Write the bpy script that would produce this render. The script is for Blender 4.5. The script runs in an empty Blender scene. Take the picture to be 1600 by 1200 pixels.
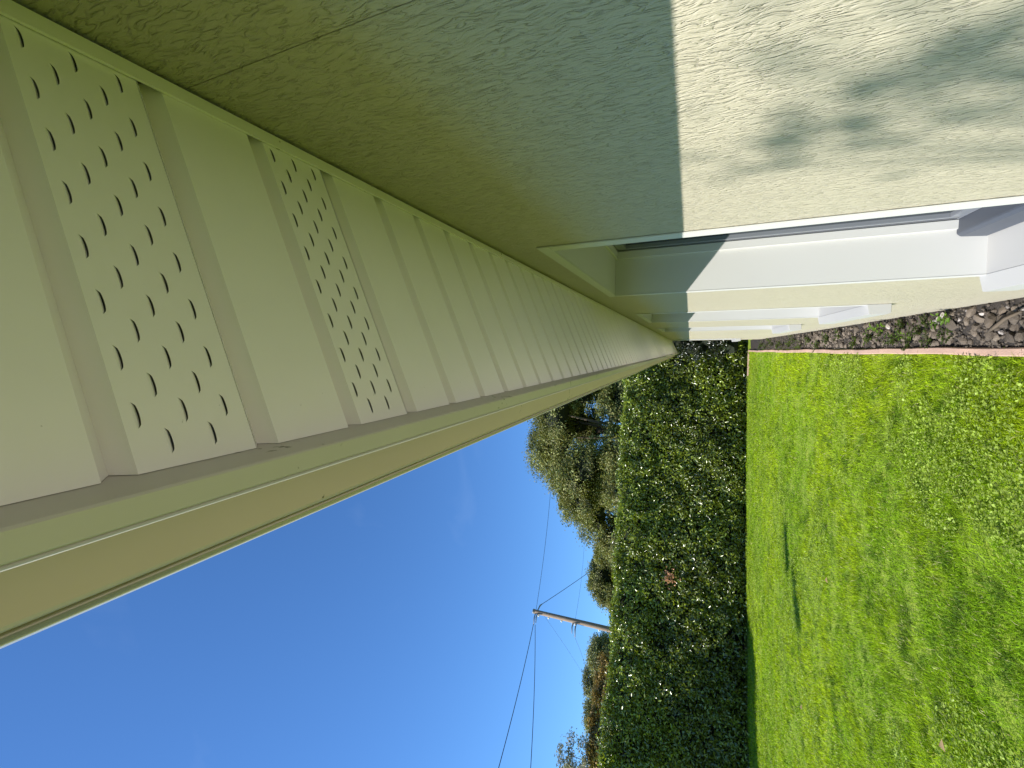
import bpy, bmesh, math, random
import numpy as np
from mathutils import Matrix, Vector

rng = np.random.default_rng(7)
random.seed(7)
scene = bpy.context.scene
col = scene.collection

# ------------------------------------------------------------------ camera, sky, sun, exposure
U = 0.28                    # metres per layout unit (camera to wall)
H = 1.82                    # camera height above the lawn
cam_data = bpy.data.cameras.new("camera")
cam_data.sensor_width = 36.0
cam_data.lens = 665.4 / 1600 * 36
cam_data.clip_start = 0.02
cam_data.clip_end = 2000
cam = bpy.data.objects.new("camera", cam_data)
col.objects.link(cam)
fpx = 665.42
Yc = Vector((53.0, -278.0, -fpx)).normalized()      # house direction seen by an upright camera
Zc = Vector((38.0, 1600.0, -fpx))
Zc = (Zc - Zc.dot(Yc) * Yc).normalized()
Xc = Yc.cross(Zc)
M = Matrix((Xc, Yc, Zc))                            # upright camera axes -> world
right, up, back = M.col[0], M.col[1], M.col[2]
rot = Matrix((-up, right, back)).transposed()       # the phone was held on its side
cam.matrix_world = Matrix.Translation((0, 0, H)) @ rot.to_4x4()
scene.camera = cam

SUN = Vector((-1.0, -0.65, 0.75)).normalized()       # towards the sun
world = bpy.data.worlds.new("World")
scene.world = world
world.use_nodes = True
wn = world.node_tree.nodes
wl = world.node_tree.links
bg = wn["Background"]
sky = wn.new("ShaderNodeTexSky")
sky.sky_type = 'NISHITA'
sky.sun_disc = False
sky.sun_elevation = math.asin(SUN.z)
sky.sun_rotation = math.atan2(SUN.x, SUN.y)
sky.air_density = 1.0
sky.dust_density = 0.2
sky.ozone_density = 2.5
wb = wn.new("ShaderNodeMix")                        # the phone's cool white balance
wb.data_type = 'RGBA'; wb.blend_type = 'MULTIPLY'; wb.inputs[0].default_value = 1.0
wb.inputs[7].default_value = (0.60, 0.97, 1.36, 1)
wl.new(sky.outputs[0], wb.inputs[6])
wtc = wn.new("ShaderNodeTexCoord")
wmp = wn.new("ShaderNodeMapping"); wmp.inputs["Rotation"].default_value = (0.3, 0.2, 0.5); wmp.inputs["Scale"].default_value = (3.0, 9.0, 5.0)
wl.new(wtc.outputs["Generated"], wmp.inputs[0])
wno = wn.new("ShaderNodeTexNoise"); wno.inputs["Scale"].default_value = 1.0; wno.inputs["Detail"].default_value = 6.0; wno.inputs["Distortion"].default_value = 1.2
wl.new(wmp.outputs[0], wno.inputs[0])
wra = wn.new("ShaderNodeValToRGB"); wra.color_ramp.elements[0].position = 0.63; wra.color_ramp.elements[1].position = 0.85
wra.color_ramp.elements[0].color = (0, 0, 0, 1); wra.color_ramp.elements[1].color = (0.028, 0.028, 0.028, 1)
wl.new(wno.outputs[0], wra.inputs[0])
wcl = wn.new("ShaderNodeMix"); wcl.data_type = 'RGBA'; wcl.inputs[7].default_value = (6.5, 7.5, 9.0, 1)
wl.new(wra.outputs[0], wcl.inputs[0]); wl.new(wb.outputs[2], wcl.inputs[6])
wl.new(wcl.outputs[2], bg.inputs["Color"])
bg.inputs["Strength"].default_value = 0.088

sun_data = bpy.data.lights.new("sun", 'SUN')
sun_data.energy = 4.2
sun_data.angle = math.radians(0.53)
sun_data.color = (1.0, 0.96, 0.895)
sun = bpy.data.objects.new("sun", sun_data)
col.objects.link(sun)
sun.rotation_euler = SUN.to_track_quat('Z', 'Y').to_euler()

vs = scene.view_settings
vs.view_transform = 'Standard'
vs.look = 'None'
vs.exposure = 0.90
vs.gamma = 1.0
scene.cycles.max_bounces = 8
scene.cycles.diffuse_bounces = 5
scene.cycles.transparent_max_bounces = 8
scene.cycles.use_denoising = True

# ------------------------------------------------------------------ helpers
def link(o, parent=None):
    col.objects.link(o)
    if parent is not None:
        o.parent = parent
    return o

def tag(o, label=None, cat=None, group=None, kind=None):
    if label: o["label"] = label
    if cat: o["category"] = cat
    if group: o["group"] = group
    if kind: o["kind"] = kind
    return o

def empty(name, loc=(0, 0, 0), parent=None):
    o = bpy.data.objects.new(name, None)
    o.location = loc
    o.empty_display_size = 0.1
    return link(o, parent)

def mesh_np(name, V, F, colors=None, smooth=False):
    """V (n,3); F list of arrays with constant width (k,w)"""
    me = bpy.data.meshes.new(name)
    V = np.asarray(V, dtype=np.float32)
    if not isinstance(F, list): F = [F]
    F = [np.asarray(f, dtype=np.int32) for f in F if len(f)]
    nl = sum(f.size for f in F); nf = sum(len(f) for f in F)
    me.vertices.add(len(V)); me.vertices.foreach_set("co", V.ravel())
    me.loops.add(nl); me.loops.foreach_set("vertex_index", np.concatenate([f.ravel() for f in F]))
    me.polygons.add(nf)
    tot = np.concatenate([np.full(len(f), f.shape[1], np.int32) for f in F])
    st = np.concatenate([[0], np.cumsum(tot)[:-1]]).astype(np.int32)
    me.polygons.foreach_set("loop_start", st)
    me.polygons.foreach_set("loop_total", tot)
    if smooth: me.polygons.foreach_set("use_smooth", np.ones(nf, bool))
    me.update(calc_edges=True)
    if colors is not None:
        at = me.color_attributes.new("tone", 'FLOAT_COLOR', 'POINT')
        c = np.ones((len(V), 4), np.float32); c[:, :3] = colors
        at.data.foreach_set("color", c.ravel())
    return me

def obj(name, me, mat=None, parent=None, loc=None):
    o = bpy.data.objects.new(name, me)
    if mat is not None and not me.materials: me.materials.append(mat)
    if loc is not None: o.location = loc
    return link(o, parent)

class MB:
    def __init__(s): s.v = []; s.f = []
    def add(s, V, F):
        n = len(s.v); s.v += [tuple(p) for p in V]; s.f += [tuple(i + n for i in f) for f in F]
    def box(s, x0, x1, y0, y1, z0, z1):
        V = [(x, y, z) for x in (x0, x1) for y in (y0, y1) for z in (z0, z1)]
        s.add(V, [(0, 1, 3, 2), (4, 6, 7, 5), (0, 4, 5, 1), (2, 3, 7, 6), (0, 2, 6, 4), (1, 5, 7, 3)])
    def prism(s, prof, y0, y1, cap=True):
        """closed profile of (x,z) swept along y"""
        n = len(prof)
        V = [(x, y0, z) for x, z in prof] + [(x, y1, z) for x, z in prof]
        F = [(i, (i + 1) % n, n + (i + 1) % n, n + i) for i in range(n)]
        if cap: F += [tuple(range(n - 1, -1, -1)), tuple(range(n, 2 * n))]
        s.add(V, F)
    def tube(s, pts, rad, n=8, cap=True):
        pts = [Vector(p) for p in pts]
        if not hasattr(rad, '__len__'): rad = [rad] * len(pts)
        base = len(s.v); ref = None
        for i, p in enumerate(pts):
            t = (pts[min(i + 1, len(pts) - 1)] - pts[max(i - 1, 0)]).normalized()
            if ref is None: ref = t.orthogonal().normalized()
            a = (ref - t * ref.dot(t)).normalized(); b = t.cross(a); ref = a
            for k in range(n):
                an = 2 * math.pi * k / n
                s.v.append(tuple(p + rad[i] * (math.cos(an) * a + math.sin(an) * b)))
        for i in range(len(pts) - 1):
            for k in range(n):
                k2 = (k + 1) % n
                s.f.append((base + i * n + k, base + i * n + k2, base + (i + 1) * n + k2, base + (i + 1) * n + k))
        if cap:
            s.f.append(tuple(base + k for k in range(n - 1, -1, -1)))
            s.f.append(tuple(base + (len(pts) - 1) * n + k for k in range(n)))
    def mesh(s, name, smooth=False, bevel=0.0, seg=2):
        me = bpy.data.meshes.new(name)
        me.from_pydata(s.v, [], s.f)
        bm = bmesh.new(); bm.from_mesh(me)
        bmesh.ops.recalc_face_normals(bm, faces=bm.faces)
        if bevel > 0:
            ed = [e for e in bm.edges if len(e.link_faces) == 2 and e.calc_face_angle(0) > 0.5]
            bmesh.ops.bevel(bm, geom=ed, offset=bevel, segments=seg, affect='EDGES', clamp_overlap=True)
        bm.to_mesh(me); bm.free()
        if smooth:
            for p in me.polygons: p.use_smooth = True
        return me
    def build(s, name, mat, parent=None, smooth=False, bevel=0.0, loc=None):
        return obj(name, s.mesh(name, smooth, bevel), mat, parent, loc)

def vnoise(P, scale, seed=0):
    """smooth value noise for numpy points (n,d)"""
    P = np.asarray(P, float) * scale
    d = P.shape[1]
    I = np.floor(P).astype(np.int64); Fr = P - I; Fr = Fr * Fr * (3 - 2 * Fr)
    out = np.zeros(len(P))
    pr = [73856093, 19349663, 83492791]
    for c in range(2 ** d):
        w = np.ones(len(P)); h = np.full(len(P), seed * 7919 + 13, np.int64)
        for k in range(d):
            b = (c >> k) & 1
            w *= Fr[:, k] if b else 1 - Fr[:, k]
            h ^= (I[:, k] + b) * pr[k]
        h = (h ^ (h >> 13)) * 1274126177 & 0x7fffffff
        h = (h ^ (h >> 11)) * 668265263 & 0x7fffffff
        out += w * ((h % 100003) / 100003.0)
    return out

# ------------------------------------------------------------------ materials
def new_mat(name):
    m = bpy.data.materials.new(name); m.use_nodes = True
    nt = m.node_tree
    return m, nt, nt.nodes["Principled BSDF"]

def N(nt, t, **kw):
    n = nt.nodes.new(t)
    for k, v in kw.items():
        if k in n.inputs: n.inputs[k].default_value = v
        else: setattr(n, k, v)
    return n

def ramp(nt, src, stops):
    r = nt.nodes.new("ShaderNodeValToRGB")
    el = r.color_ramp.elements
    while len(el) < len(stops): el.new(0.5)
    for e, (p, c) in zip(el, stops):
        e.position = p; e.color = (*c, 1) if len(c) == 3 else c
    nt.links.new(src, r.inputs[0])
    return r.outputs[0]

def coords(nt, scale=(1, 1, 1), rot=(0, 0, 0), kind="Object"):
    tc = nt.nodes.new("ShaderNodeTexCoord"); mp = nt.nodes.new("ShaderNodeMapping")
    mp.inputs["Scale"].default_value = scale; mp.inputs["Rotation"].default_value = rot
    nt.links.new(tc.outputs[kind], mp.inputs[0])
    return mp.outputs[0]

def painted(name, color, rough=0.45, var=0.06, specks=0.0, spec=0.5, bump=0.0, bscale=60, streak=0.0):
    m, nt, b = new_mat(name)
    co = coords(nt)
    n1 = N(nt, "ShaderNodeTexNoise", Scale=3.0, Detail=5.0, Roughness=0.6); nt.links.new(co, n1.inputs[0])
    c0 = [max(0, c * (1 - var)) for c in color]; c1 = [min(1, c * (1 + var)) for c in color]
    out = ramp(nt, n1.outputs[0], [(0.3, c0), (0.7, c1)])
    if specks > 0:
        n2 = N(nt, "ShaderNodeTexNoise", Scale=95.0, Detail=3.0, Roughness=0.55); nt.links.new(co, n2.inputs[0])
        n3 = N(nt, "ShaderNodeTexNoise", Scale=9.0, Detail=2.0); nt.links.new(co, n3.inputs[0])
        mul = N(nt, "ShaderNodeMath", operation='MULTIPLY'); nt.links.new(n2.outputs[0], mul.inputs[0]); nt.links.new(n3.outputs[0], mul.inputs[1])
        fac = ramp(nt, mul.outputs[0], [(0.46 - specks, (0, 0, 0)), (0.50 - specks, (1, 1, 1))])
        mx = N(nt, "ShaderNodeMix", data_type='RGBA')
        nt.links.new(fac, mx.inputs[0]); nt.links.new(out, mx.inputs[6]); mx.inputs[7].default_value = (0.10, 0.09, 0.06, 1)
        out = mx.outputs[2]
    if streak > 0:
        cs = coords(nt, (3, 40, 40)) if False else coords(nt, (1.5, 30, 1.5))
        n4 = N(nt, "ShaderNodeTexNoise", Scale=1.0, Detail=4.0); nt.links.new(cs, n4.inputs[0])
        f4 = ramp(nt, n4.outputs[0], [(0.45, (0, 0, 0)), (0.75, (streak, streak, streak))])
        mx = N(nt, "ShaderNodeMix", data_type='RGBA')
        nt.links.new(f4, mx.inputs[0]); nt.links.new(out, mx.inputs[6]); mx.inputs[7].default_value = (0.30, 0.28, 0.20, 1)
        out = mx.outputs[2]
    nt.links.new(out, b.inputs["Base Color"])
    b.inputs["Roughness"].default_value = rough
    b.inputs["Specular IOR Level"].default_value = spec
    if bump > 0:
        n5 = N(nt, "ShaderNodeTexNoise", Scale=bscale, Detail=4.0); nt.links.new(co, n5.inputs[0])
        bp = N(nt, "ShaderNodeBump", Strength=0.5, Distance=bump); nt.links.new(n5.outputs[0], bp.inputs["Height"])
        nt.links.new(bp.outputs[0], b.inputs["Normal"])
    return m

def leaf_mat(name, rough=0.45, trans=0.35, spec=0.5, tint=(1, 1, 1), tgain=1.3):
    """colour of each leaf comes from the mesh; light passes through thin blades"""
    m, nt, b = new_mat(name)
    a = N(nt, "ShaderNodeVertexColor", layer_name="tone")
    mul = N(nt, "ShaderNodeMix", data_type='RGBA', blend_type='MULTIPLY'); mul.inputs[0].default_value = 1
    nt.links.new(a.outputs[0], mul.inputs[6]); mul.inputs[7].default_value = (*tint, 1)
    nt.links.new(mul.outputs[2], b.inputs["Base Color"])
    b.inputs["Roughness"].default_value = rough
    b.inputs["Specular IOR Level"].default_value = spec
    tr = N(nt, "ShaderNodeBsdfTranslucent")
    g = N(nt, "ShaderNodeMix", data_type='RGBA', blend_type='MULTIPLY'); g.inputs[0].default_value = 1
    nt.links.new(mul.outputs[2], g.inputs[6]); g.inputs[7].default_value = (tgain * 1.15, tgain * 1.1, tgain * 0.5, 1)
    nt.links.new(g.outputs[2], tr.inputs[0])
    ms = N(nt, "ShaderNodeMixShader"); ms.inputs[0].default_value = trans
    nt.links.new(b.outputs[0], ms.inputs[1]); nt.links.new(tr.outputs[0], ms.inputs[2])
    nt.links.new(ms.outputs[0], nt.nodes["Material Output"].inputs[0])
    return m

def wall_material():
    m, nt, b = new_mat("embossed_panel")
    co = coords(nt)
    # slow warp so that the ripples wander
    w = N(nt, "ShaderNodeTexNoise", Scale=22.0, Detail=2.0); nt.links.new(co, w.inputs[0])
    ws = N(nt, "ShaderNodeVectorMath", operation='SCALE'); nt.links.new(w.outputs[1], ws.inputs[0]); ws.inputs["Scale"].default_value = 0.014
    ad = N(nt, "ShaderNodeVectorMath", operation='ADD'); nt.links.new(co, ad.inputs[0]); nt.links.new(ws.outputs[0], ad.inputs[1])
    mp = N(nt, "ShaderNodeMapping"); nt.links.new(ad.outputs[0], mp.inputs[0])
    mp.inputs["Rotation"].default_value = (math.radians(10), 0, 0)
    mp.inputs["Scale"].default_value = (1, 165, 42)
    n1 = N(nt, "ShaderNodeTexNoise", Scale=1.0, Detail=2.5, Roughness=0.5, Distortion=0.5); nt.links.new(mp.outputs[0], n1.inputs[0])
    # creases where the noise crosses its middle value
    s = N(nt, "ShaderNodeMath", operation='SUBTRACT'); nt.links.new(n1.outputs[0], s.inputs[0]); s.inputs[1].default_value = 0.5
    ab = N(nt, "ShaderNodeMath", operation='ABSOLUTE'); nt.links.new(s.outputs[0], ab.inputs[0])
    cr = ramp(nt, ab.outputs[0], [(0.0, (0, 0, 0)), (0.03, (0.60,) * 3), (0.14, (1, 1, 1))])
    mk = N(nt, "ShaderNodeTexNoise", Scale=1.6, Detail=1.0); nt.links.new(mp.outputs[0], mk.inputs[0])
    mkr = ramp(nt, mk.outputs[0], [(0.40, (0.85,) * 3), (0.60, (0, 0, 0))])
    crx = N(nt, "ShaderNodeMath", operation='MAXIMUM'); nt.links.new(cr, crx.inputs[0]); nt.links.new(mkr, crx.inputs[1]); cr = crx.outputs[0]
    n2 = N(nt, "ShaderNodeTexNoise", Scale=260.0, Detail=3.0); nt.links.new(co, n2.inputs[0])
    mx = N(nt, "ShaderNodeMath", operation='MULTIPLY_ADD'); nt.links.new(n2.outputs[0], mx.inputs[0]); mx.inputs[1].default_value = 0.28; nt.links.new(cr, mx.inputs[2])
    n3 = N(nt, "ShaderNodeMath", operation='MULTIPLY_ADD'); nt.links.new(n1.outputs[0], n3.inputs[0]); n3.inputs[1].default_value = 0.80; nt.links.new(mx.outputs[0], n3.inputs[2])
    bp = N(nt, "ShaderNodeBump", Strength=1.0, Distance=0.0020); nt.links.new(n3.outputs[0], bp.inputs["Height"])
    nt.links.new(bp.outputs[0], b.inputs["Normal"])
    n4 = N(nt, "ShaderNodeTexNoise", Scale=1.3, Detail=4.0); nt.links.new(co, n4.inputs[0])
    cl = ramp(nt, n4.outputs[0], [(0.3, (0.425, 0.385, 0.288)), (0.7, (0.455, 0.41, 0.308))])
    nt.links.new(cl, b.inputs["Base Color"])
    b.inputs["Roughness"].default_value = 0.5
    b.inputs["Specular IOR Level"].default_value = 0.4
    return m

M_WALL = wall_material()
M_SOFFIT = painted("soffit_enamel", (0.90, 0.85, 0.875), 0.33, 0.035, specks=0.02)
M_FASCIA = painted("fascia_enamel", (0.58, 0.53, 0.54), 0.38, 0.04, specks=0.07)
M_GUTTER = painted("gutter_enamel", (0.55, 0.445, 0.36), 0.35, 0.03, specks=0.02)
M_LIP = painted("gutter_lip_metal", (0.48, 0.43, 0.38), 0.16, 0.04)
M_LIP.node_tree.nodes["Principled BSDF"].inputs["Metallic"].default_value = 0.35
M_WHITE = painted("white_vinyl", (0.54, 0.53, 0.505), 0.5, 0.015, spec=0.3)
M_SASH = painted("grey_sash", (0.17, 0.18, 0.20), 0.35, 0.05)
M_RAIL = painted("slate_rail", (0.055, 0.063, 0.080), 0.5, 0.05)
M_SILL = painted("sill_coating", (0.42, 0.415, 0.40), 0.5, 0.015, spec=0.3)
M_GROOVE = painted("sash_gasket", (0.02, 0.02, 0.024), 0.6, 0.1)
M_DARK = painted("raw_timber", (0.12, 0.09, 0.06), 0.8, 0.2)
M_ROOF = painted("roof_sheet", (0.25, 0.22, 0.18), 0.6, 0.1)
M_KERB = painted("pink_concrete", (0.50, 0.33, 0.25), 0.85, 0.16, bump=0.006, bscale=120, specks=0.06)
M_BARK = painted("bark", (0.10, 0.075, 0.05), 0.9, 0.3, bump=0.02, bscale=30)
M_POLE = painted("pole_timber", (0.25, 0.175, 0.115), 0.85, 0.15, bump=0.006, bscale=40)
M_WIRE = painted("black_cable", (0.02, 0.02, 0.022), 0.6, 0.1)
M_CERAMIC = painted("pale_ceramic", (0.75, 0.74, 0.70), 0.3, 0.02)
M_STEEL = painted("galvanised_steel", (0.20, 0.20, 0.21), 0.5, 0.1)

m, nt, b = new_mat("window_glass")
b.inputs["Base Color"].default_value = (0.02, 0.025, 0.03, 1); b.inputs["Roughness"].default_value = 0.03
b.inputs["Specular IOR Level"].default_value = 0.6
M_GLASS = m

def soil_mat(name, c0, c1, c2, sc=6.0):
    m, nt, b = new_mat(name)
    co = coords(nt)
    n1 = N(nt, "ShaderNodeTexNoise", Scale=sc, Detail=8.0, Roughness=0.65); nt.links.new(co, n1.inputs[0])
    cl = ramp(nt, n1.outputs[0], [(0.3, c0), (0.5, c1), (0.72, c2)])
    nt.links.new(cl, b.inputs["Base Color"]); b.inputs["Roughness"].default_value = 0.95
    n2 = N(nt, "ShaderNodeTexNoise", Scale=sc * 9, Detail=5.0); nt.links.new(co, n2.inputs[0])
    bp = N(nt, "ShaderNodeBump", Strength=0.8, Distance=0.02); nt.links.new(n2.outputs[0], bp.inputs["Height"])
    nt.links.new(bp.outputs[0], b.inputs["Normal"])
    return m
M_LAWN = soil_mat("lawn_thatch", (0.14, 0.21, 0.010), (0.22, 0.31, 0.014), (0.29, 0.35, 0.025), 5.0)
M_SOIL = soil_mat("bed_soil", (0.018, 0.014, 0.010), (0.035, 0.027, 0.02), (0.06, 0.048, 0.036), 14.0)

def stone_mat(name, c0, c1):
    m, nt, b = new_mat(name)
    co = coords(nt)
    oi = nt.nodes.new("ShaderNodeObjectInfo")
    n1 = N(nt, "ShaderNodeTexNoise", Scale=22.0, Detail=6.0, Roughness=0.65); nt.links.new(co, n1.inputs[0])
    cl = ramp(nt, n1.outputs[0], [(0.3, c0), (0.7, c1)])
    hsn = N(nt, "ShaderNodeHueSaturation"); nt.links.new(cl, hsn.inputs["Color"])
    mr = N(nt, "ShaderNodeMapRange"); nt.links.new(oi.outputs["Random"], mr.inputs[0]); mr.inputs[3].default_value = 0.55; mr.inputs[4].default_value = 1.45
    nt.links.new(mr.outputs[0], hsn.inputs["Value"])
    nt.links.new(hsn.outputs[0], b.inputs["Base Color"]); b.inputs["Roughness"].default_value = 0.9
    n2 = N(nt, "ShaderNodeTexNoise", Scale=60.0, Detail=6.0); nt.links.new(co, n2.inputs[0])
    bp = N(nt, "ShaderNodeBump", Strength=0.7, Distance=0.008); nt.links.new(n2.outputs[0], bp.inputs["Height"])
    nt.links.new(bp.outputs[0], b.inputs["Normal"])
    return m
M_STONE = stone_mat("brown_stone", (0.085, 0.066, 0.048), (0.205, 0.162, 0.120))
M_STONE_PALE = stone_mat("pale_stone", (0.34, 0.29, 0.25), (0.52, 0.46, 0.41))

M_GRASS = leaf_mat("grass_blade", 0.50, 0.42, 0.15, tgain=1.5)
M_LAUREL = leaf_mat("laurel_leaf", 0.26, 0.25, 0.9, tgain=1.4)
M_TREELEAF = leaf_mat("oak_leaf", 0.5, 0.22, 0.35, tgain=1.1)
M_WEED = leaf_mat("weed_leaf", 0.45, 0.40, 0.3, tgain=1.5)
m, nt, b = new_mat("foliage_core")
b.inputs["Base Color"].default_value = (0.012, 0.016, 0.006, 1); b.inputs["Roughness"].default_value = 1.0  # near-black colour stands in for the shade deep in foliage
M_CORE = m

# ------------------------------------------------------------------ ground
def hedge_y(x):
    """centre line of the hedge front, world metres"""
    xs = np.array([-26.0, -16.0, -11.8, -8.85, -5.25, -0.3, 4.0, 9.0]); ys = np.array([4.0, 10.0, 12.75, 14.15, 15.3, 16.45, 17.1, 17.6])
    return np.interp(x, xs, ys)

gx = np.concatenate([[-400, -120, -60, -35], np.arange(-24, -0.2, 0.5), [-0.06, 0.6, 3, 8, 20, 60, 150, 400]])
gy = np.concatenate([[-400, -120, -40, -15, -6], np.arange(-2, 20, 0.5), [24, 32, 48, 80, 160, 400]])
GX, GY = np.meshgrid(gx, gy, indexing='ij')
P = np.stack([GX.ravel(), GY.ravel()], 1)
def lawn_z(P):
    near = (np.abs(P[:, 0]) < 30) & (np.abs(P[:, 1]) < 25)
    edge = np.clip(-P[:, 0] / 0.6, 0, 1)
    return np.where(near, ((vnoise(P, 0.45, 3) - 0.5) * 0.09 + (vnoise(P, 1.3, 4) - 0.5) * 0.03) * edge, 0.0)
Z = lawn_z(P)
ni, nj = len(gx), len(gy)
idx = np.arange(ni * nj).reshape(ni, nj)
F = np.stack([idx[:-1, :-1], idx[1:, :-1], idx[1:, 1:], idx[:-1, 1:]], -1).reshape(-1, 4)
ground = obj("ground", mesh_np("ground", np.column_stack([P, Z]), F, smooth=True), M_LAWN)
tag(ground, "green lawn ground reaching past the hedge", kind="structure")

# rock bed between edging and wall: a ridge of soil that falls away from the house
bx = np.linspace(0.0, 0.30, 7); by = np.concatenate([np.arange(-3, 15.6, 0.12)])
BX, BY = np.meshgrid(bx, by, indexing='ij')
PB = np.stack([BX.ravel(), BY.ravel()], 1)
def bed_z(P):
    pile = np.clip(1.0 - (P[:, 1] - 3.4) / 4.5, 0.0, 1.0)
    return 0.012 + np.clip(P[:, 0] / 0.28, 0, 1) * (0.03 + 0.06 * pile) + (vnoise(P, 9, 8) - 0.5) * 0.03
ZB = bed_z(PB)
ni, nj = len(bx), len(by)
idx = np.arange(ni * nj).reshape(ni, nj)
F = np.stack([idx[:-1, :-1], idx[1:, :-1], idx[1:, 1:], idx[:-1, 1:]], -1).reshape(-1, 4)
bed = obj("rock_bed", mesh_np("rock_bed", np.column_stack([PB, ZB]), F, smooth=True), M_SOIL)
tag(bed, "dark soil bed strewn with brown stones along the house wall", kind="structure")

# ------------------------------------------------------------------ house
S = 0.4065                                          # slope of the raked soffit
def soff(xu, drop=0.0): return H + U * (1.76 + S * (xu - 0.93)) - drop
house = empty("house", (0.28, 6.0, 0.0))
tag(house, "cream house wall with raked vinyl eave and a row of white framed windows", "house")
HO = Vector((0.28, 6.0, 0.0))
def hpart(mb, name, mat, parent=house, smooth=False, bevel=0.0):
    """part meshes are written in world coordinates and keep them"""
    me = mb.mesh(name, smooth, bevel)
    o = bpy.data.objects.new(name, me); me.materials.append(mat)
    col.objects.link(o); o.parent = parent
    off = HO if parent is house else Vector(parent["_o"])
    o.location = -off
    return o

PITCH = 0.3915 * U
Y_SEAM0 = 0.527 * U
Y_START, Y_END = -2.2, 48.3 * U
WIN = [(3.955, 8.02), (12.12, 16.15), (20.45, 24.4), (42.6, 46.4)]       # in layout units
def zz(u): return H + u * U

# wall panels (holes for the windows)
XW0, XW1 = 1.0 * U, 1.0 * U + 0.26
Z0, ZT = -0.15, soff(1.0) + 0.10
joints = [Y_START, 1.09 * U, 10.05 * U, 18.3 * U, 30.0 * U, Y_END]
for a, b_ in zip(joints[:-1], joints[1:]):
    mb = MB()
    ya, yb = a + (0.0006 if a > Y_START else 0), b_ - (0.0006 if b_ < Y_END else 0)
    ws = [((w0 + 0.05) * U, (w1 - 0.05) * U) for w0, w1 in WIN if w0 * U > a and w1 * U < b_]
    if not ws:
        mb.box(XW0, XW1, ya, yb, Z0, ZT)
    else:
        w0, w1 = ws[0]; zb, zt = zz(-3.98), zz(1.34)
        # front, back and inside of the hole in one closed shell
        ys = [ya, w0, w1, yb]; zs = [Z0, zb, zt, ZT]
        V = []; 
        for x in (XW0, XW1):
            for y in ys:
                for z in zs: V.append((x, y, z))
        ix = lambda s, i, j: s * 16 + i * 4 + j
        Fc = []
        for i in range(3):
            for j in range(3):
                if i == 1 and j == 1: continue
                Fc.append((ix(0, i, j), ix(0, i, j + 1), ix(0, i + 1, j + 1), ix(0, i + 1, j)))
                Fc.append((ix(1, i, j), ix(1, i + 1, j), ix(1, i + 1, j + 1), ix(1, i, j + 1)))
        for i in range(3):
            Fc.append((ix(0, i, 0), ix(0, i + 1, 0), ix(1, i + 1, 0), ix(1, i, 0)))
            Fc.append((ix(0, i, 3), ix(1, i, 3), ix(1, i + 1, 3), ix(0, i + 1, 3)))
            Fc.append((ix(0, 0, i), ix(1, 0, i), ix(1, 0, i + 1), ix(0, 0, i + 1)))
            Fc.append((ix(0, 3, i), ix(0, 3, i + 1), ix(1, 3, i + 1), ix(1, 3, i)))
        Fc += [(ix(0, 1, 1), ix(0, 2, 1), ix(1, 2, 1), ix(1, 1, 1)), (ix(0, 1, 2), ix(1, 1, 2), ix(1, 2, 2), ix(0, 2, 2)),
               (ix(0, 1, 1), ix(1, 1, 1), ix(1, 1, 2), ix(0, 1, 2)), (ix(0, 2, 1), ix(0, 2, 2), ix(1, 2, 2), ix(1, 2, 1))]
        mb.add(V, Fc)
    hpart(mb, "wall_panel", M_WALL)
mb = MB(); mb.box(XW1 + 0.001, 6.5, Y_END - 0.2, Y_END, Z0, ZT); hpart(mb, "end_wall", M_WALL)
mb = MB(); mb.box(XW1 + 0.001, 6.5, Y_START, Y_START + 0.2, Z0, ZT); hpart(mb, "end_wall", M_WALL)
mb = MB(); mb.box(6.501, 6.7, Y_START, Y_END, Z0, ZT); hpart(mb, "back_wall", M_WALL)
mb = MB(); mb.box(XW1 + 0.3, 6.4, Y_START + 0.21, Y_END - 0.21, 0.05, 0.1); hpart(mb, "inner_floor", M_DARK)

# roof: two sloping sheets
def roof_z(x): return soff(-0.366) + 0.185 + S * (x - (-0.366 * U))
mb = MB()
xe, xr = -0.42 * U, 3.5
mb.prism([(xe, roof_z(xe)), (xr, roof_z(xr)), (xr, roof_z(xr) + 0.04), (xe, roof_z(xe) + 0.04)], Y_START - 0.12, Y_END + 0.22)
hpart(mb, "roof", M_ROOF)
mb = MB()
mb.prism([(xr + 0.001, roof_z(xr)), (7.1, roof_z(xr) - S * 3.6), (7.1, roof_z(xr) - S * 3.6 + 0.04), (xr + 0.001, roof_z(xr) + 0.04)], Y_START - 0.12, Y_END + 0.22)
hpart(mb, "roof", M_ROOF)

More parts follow.
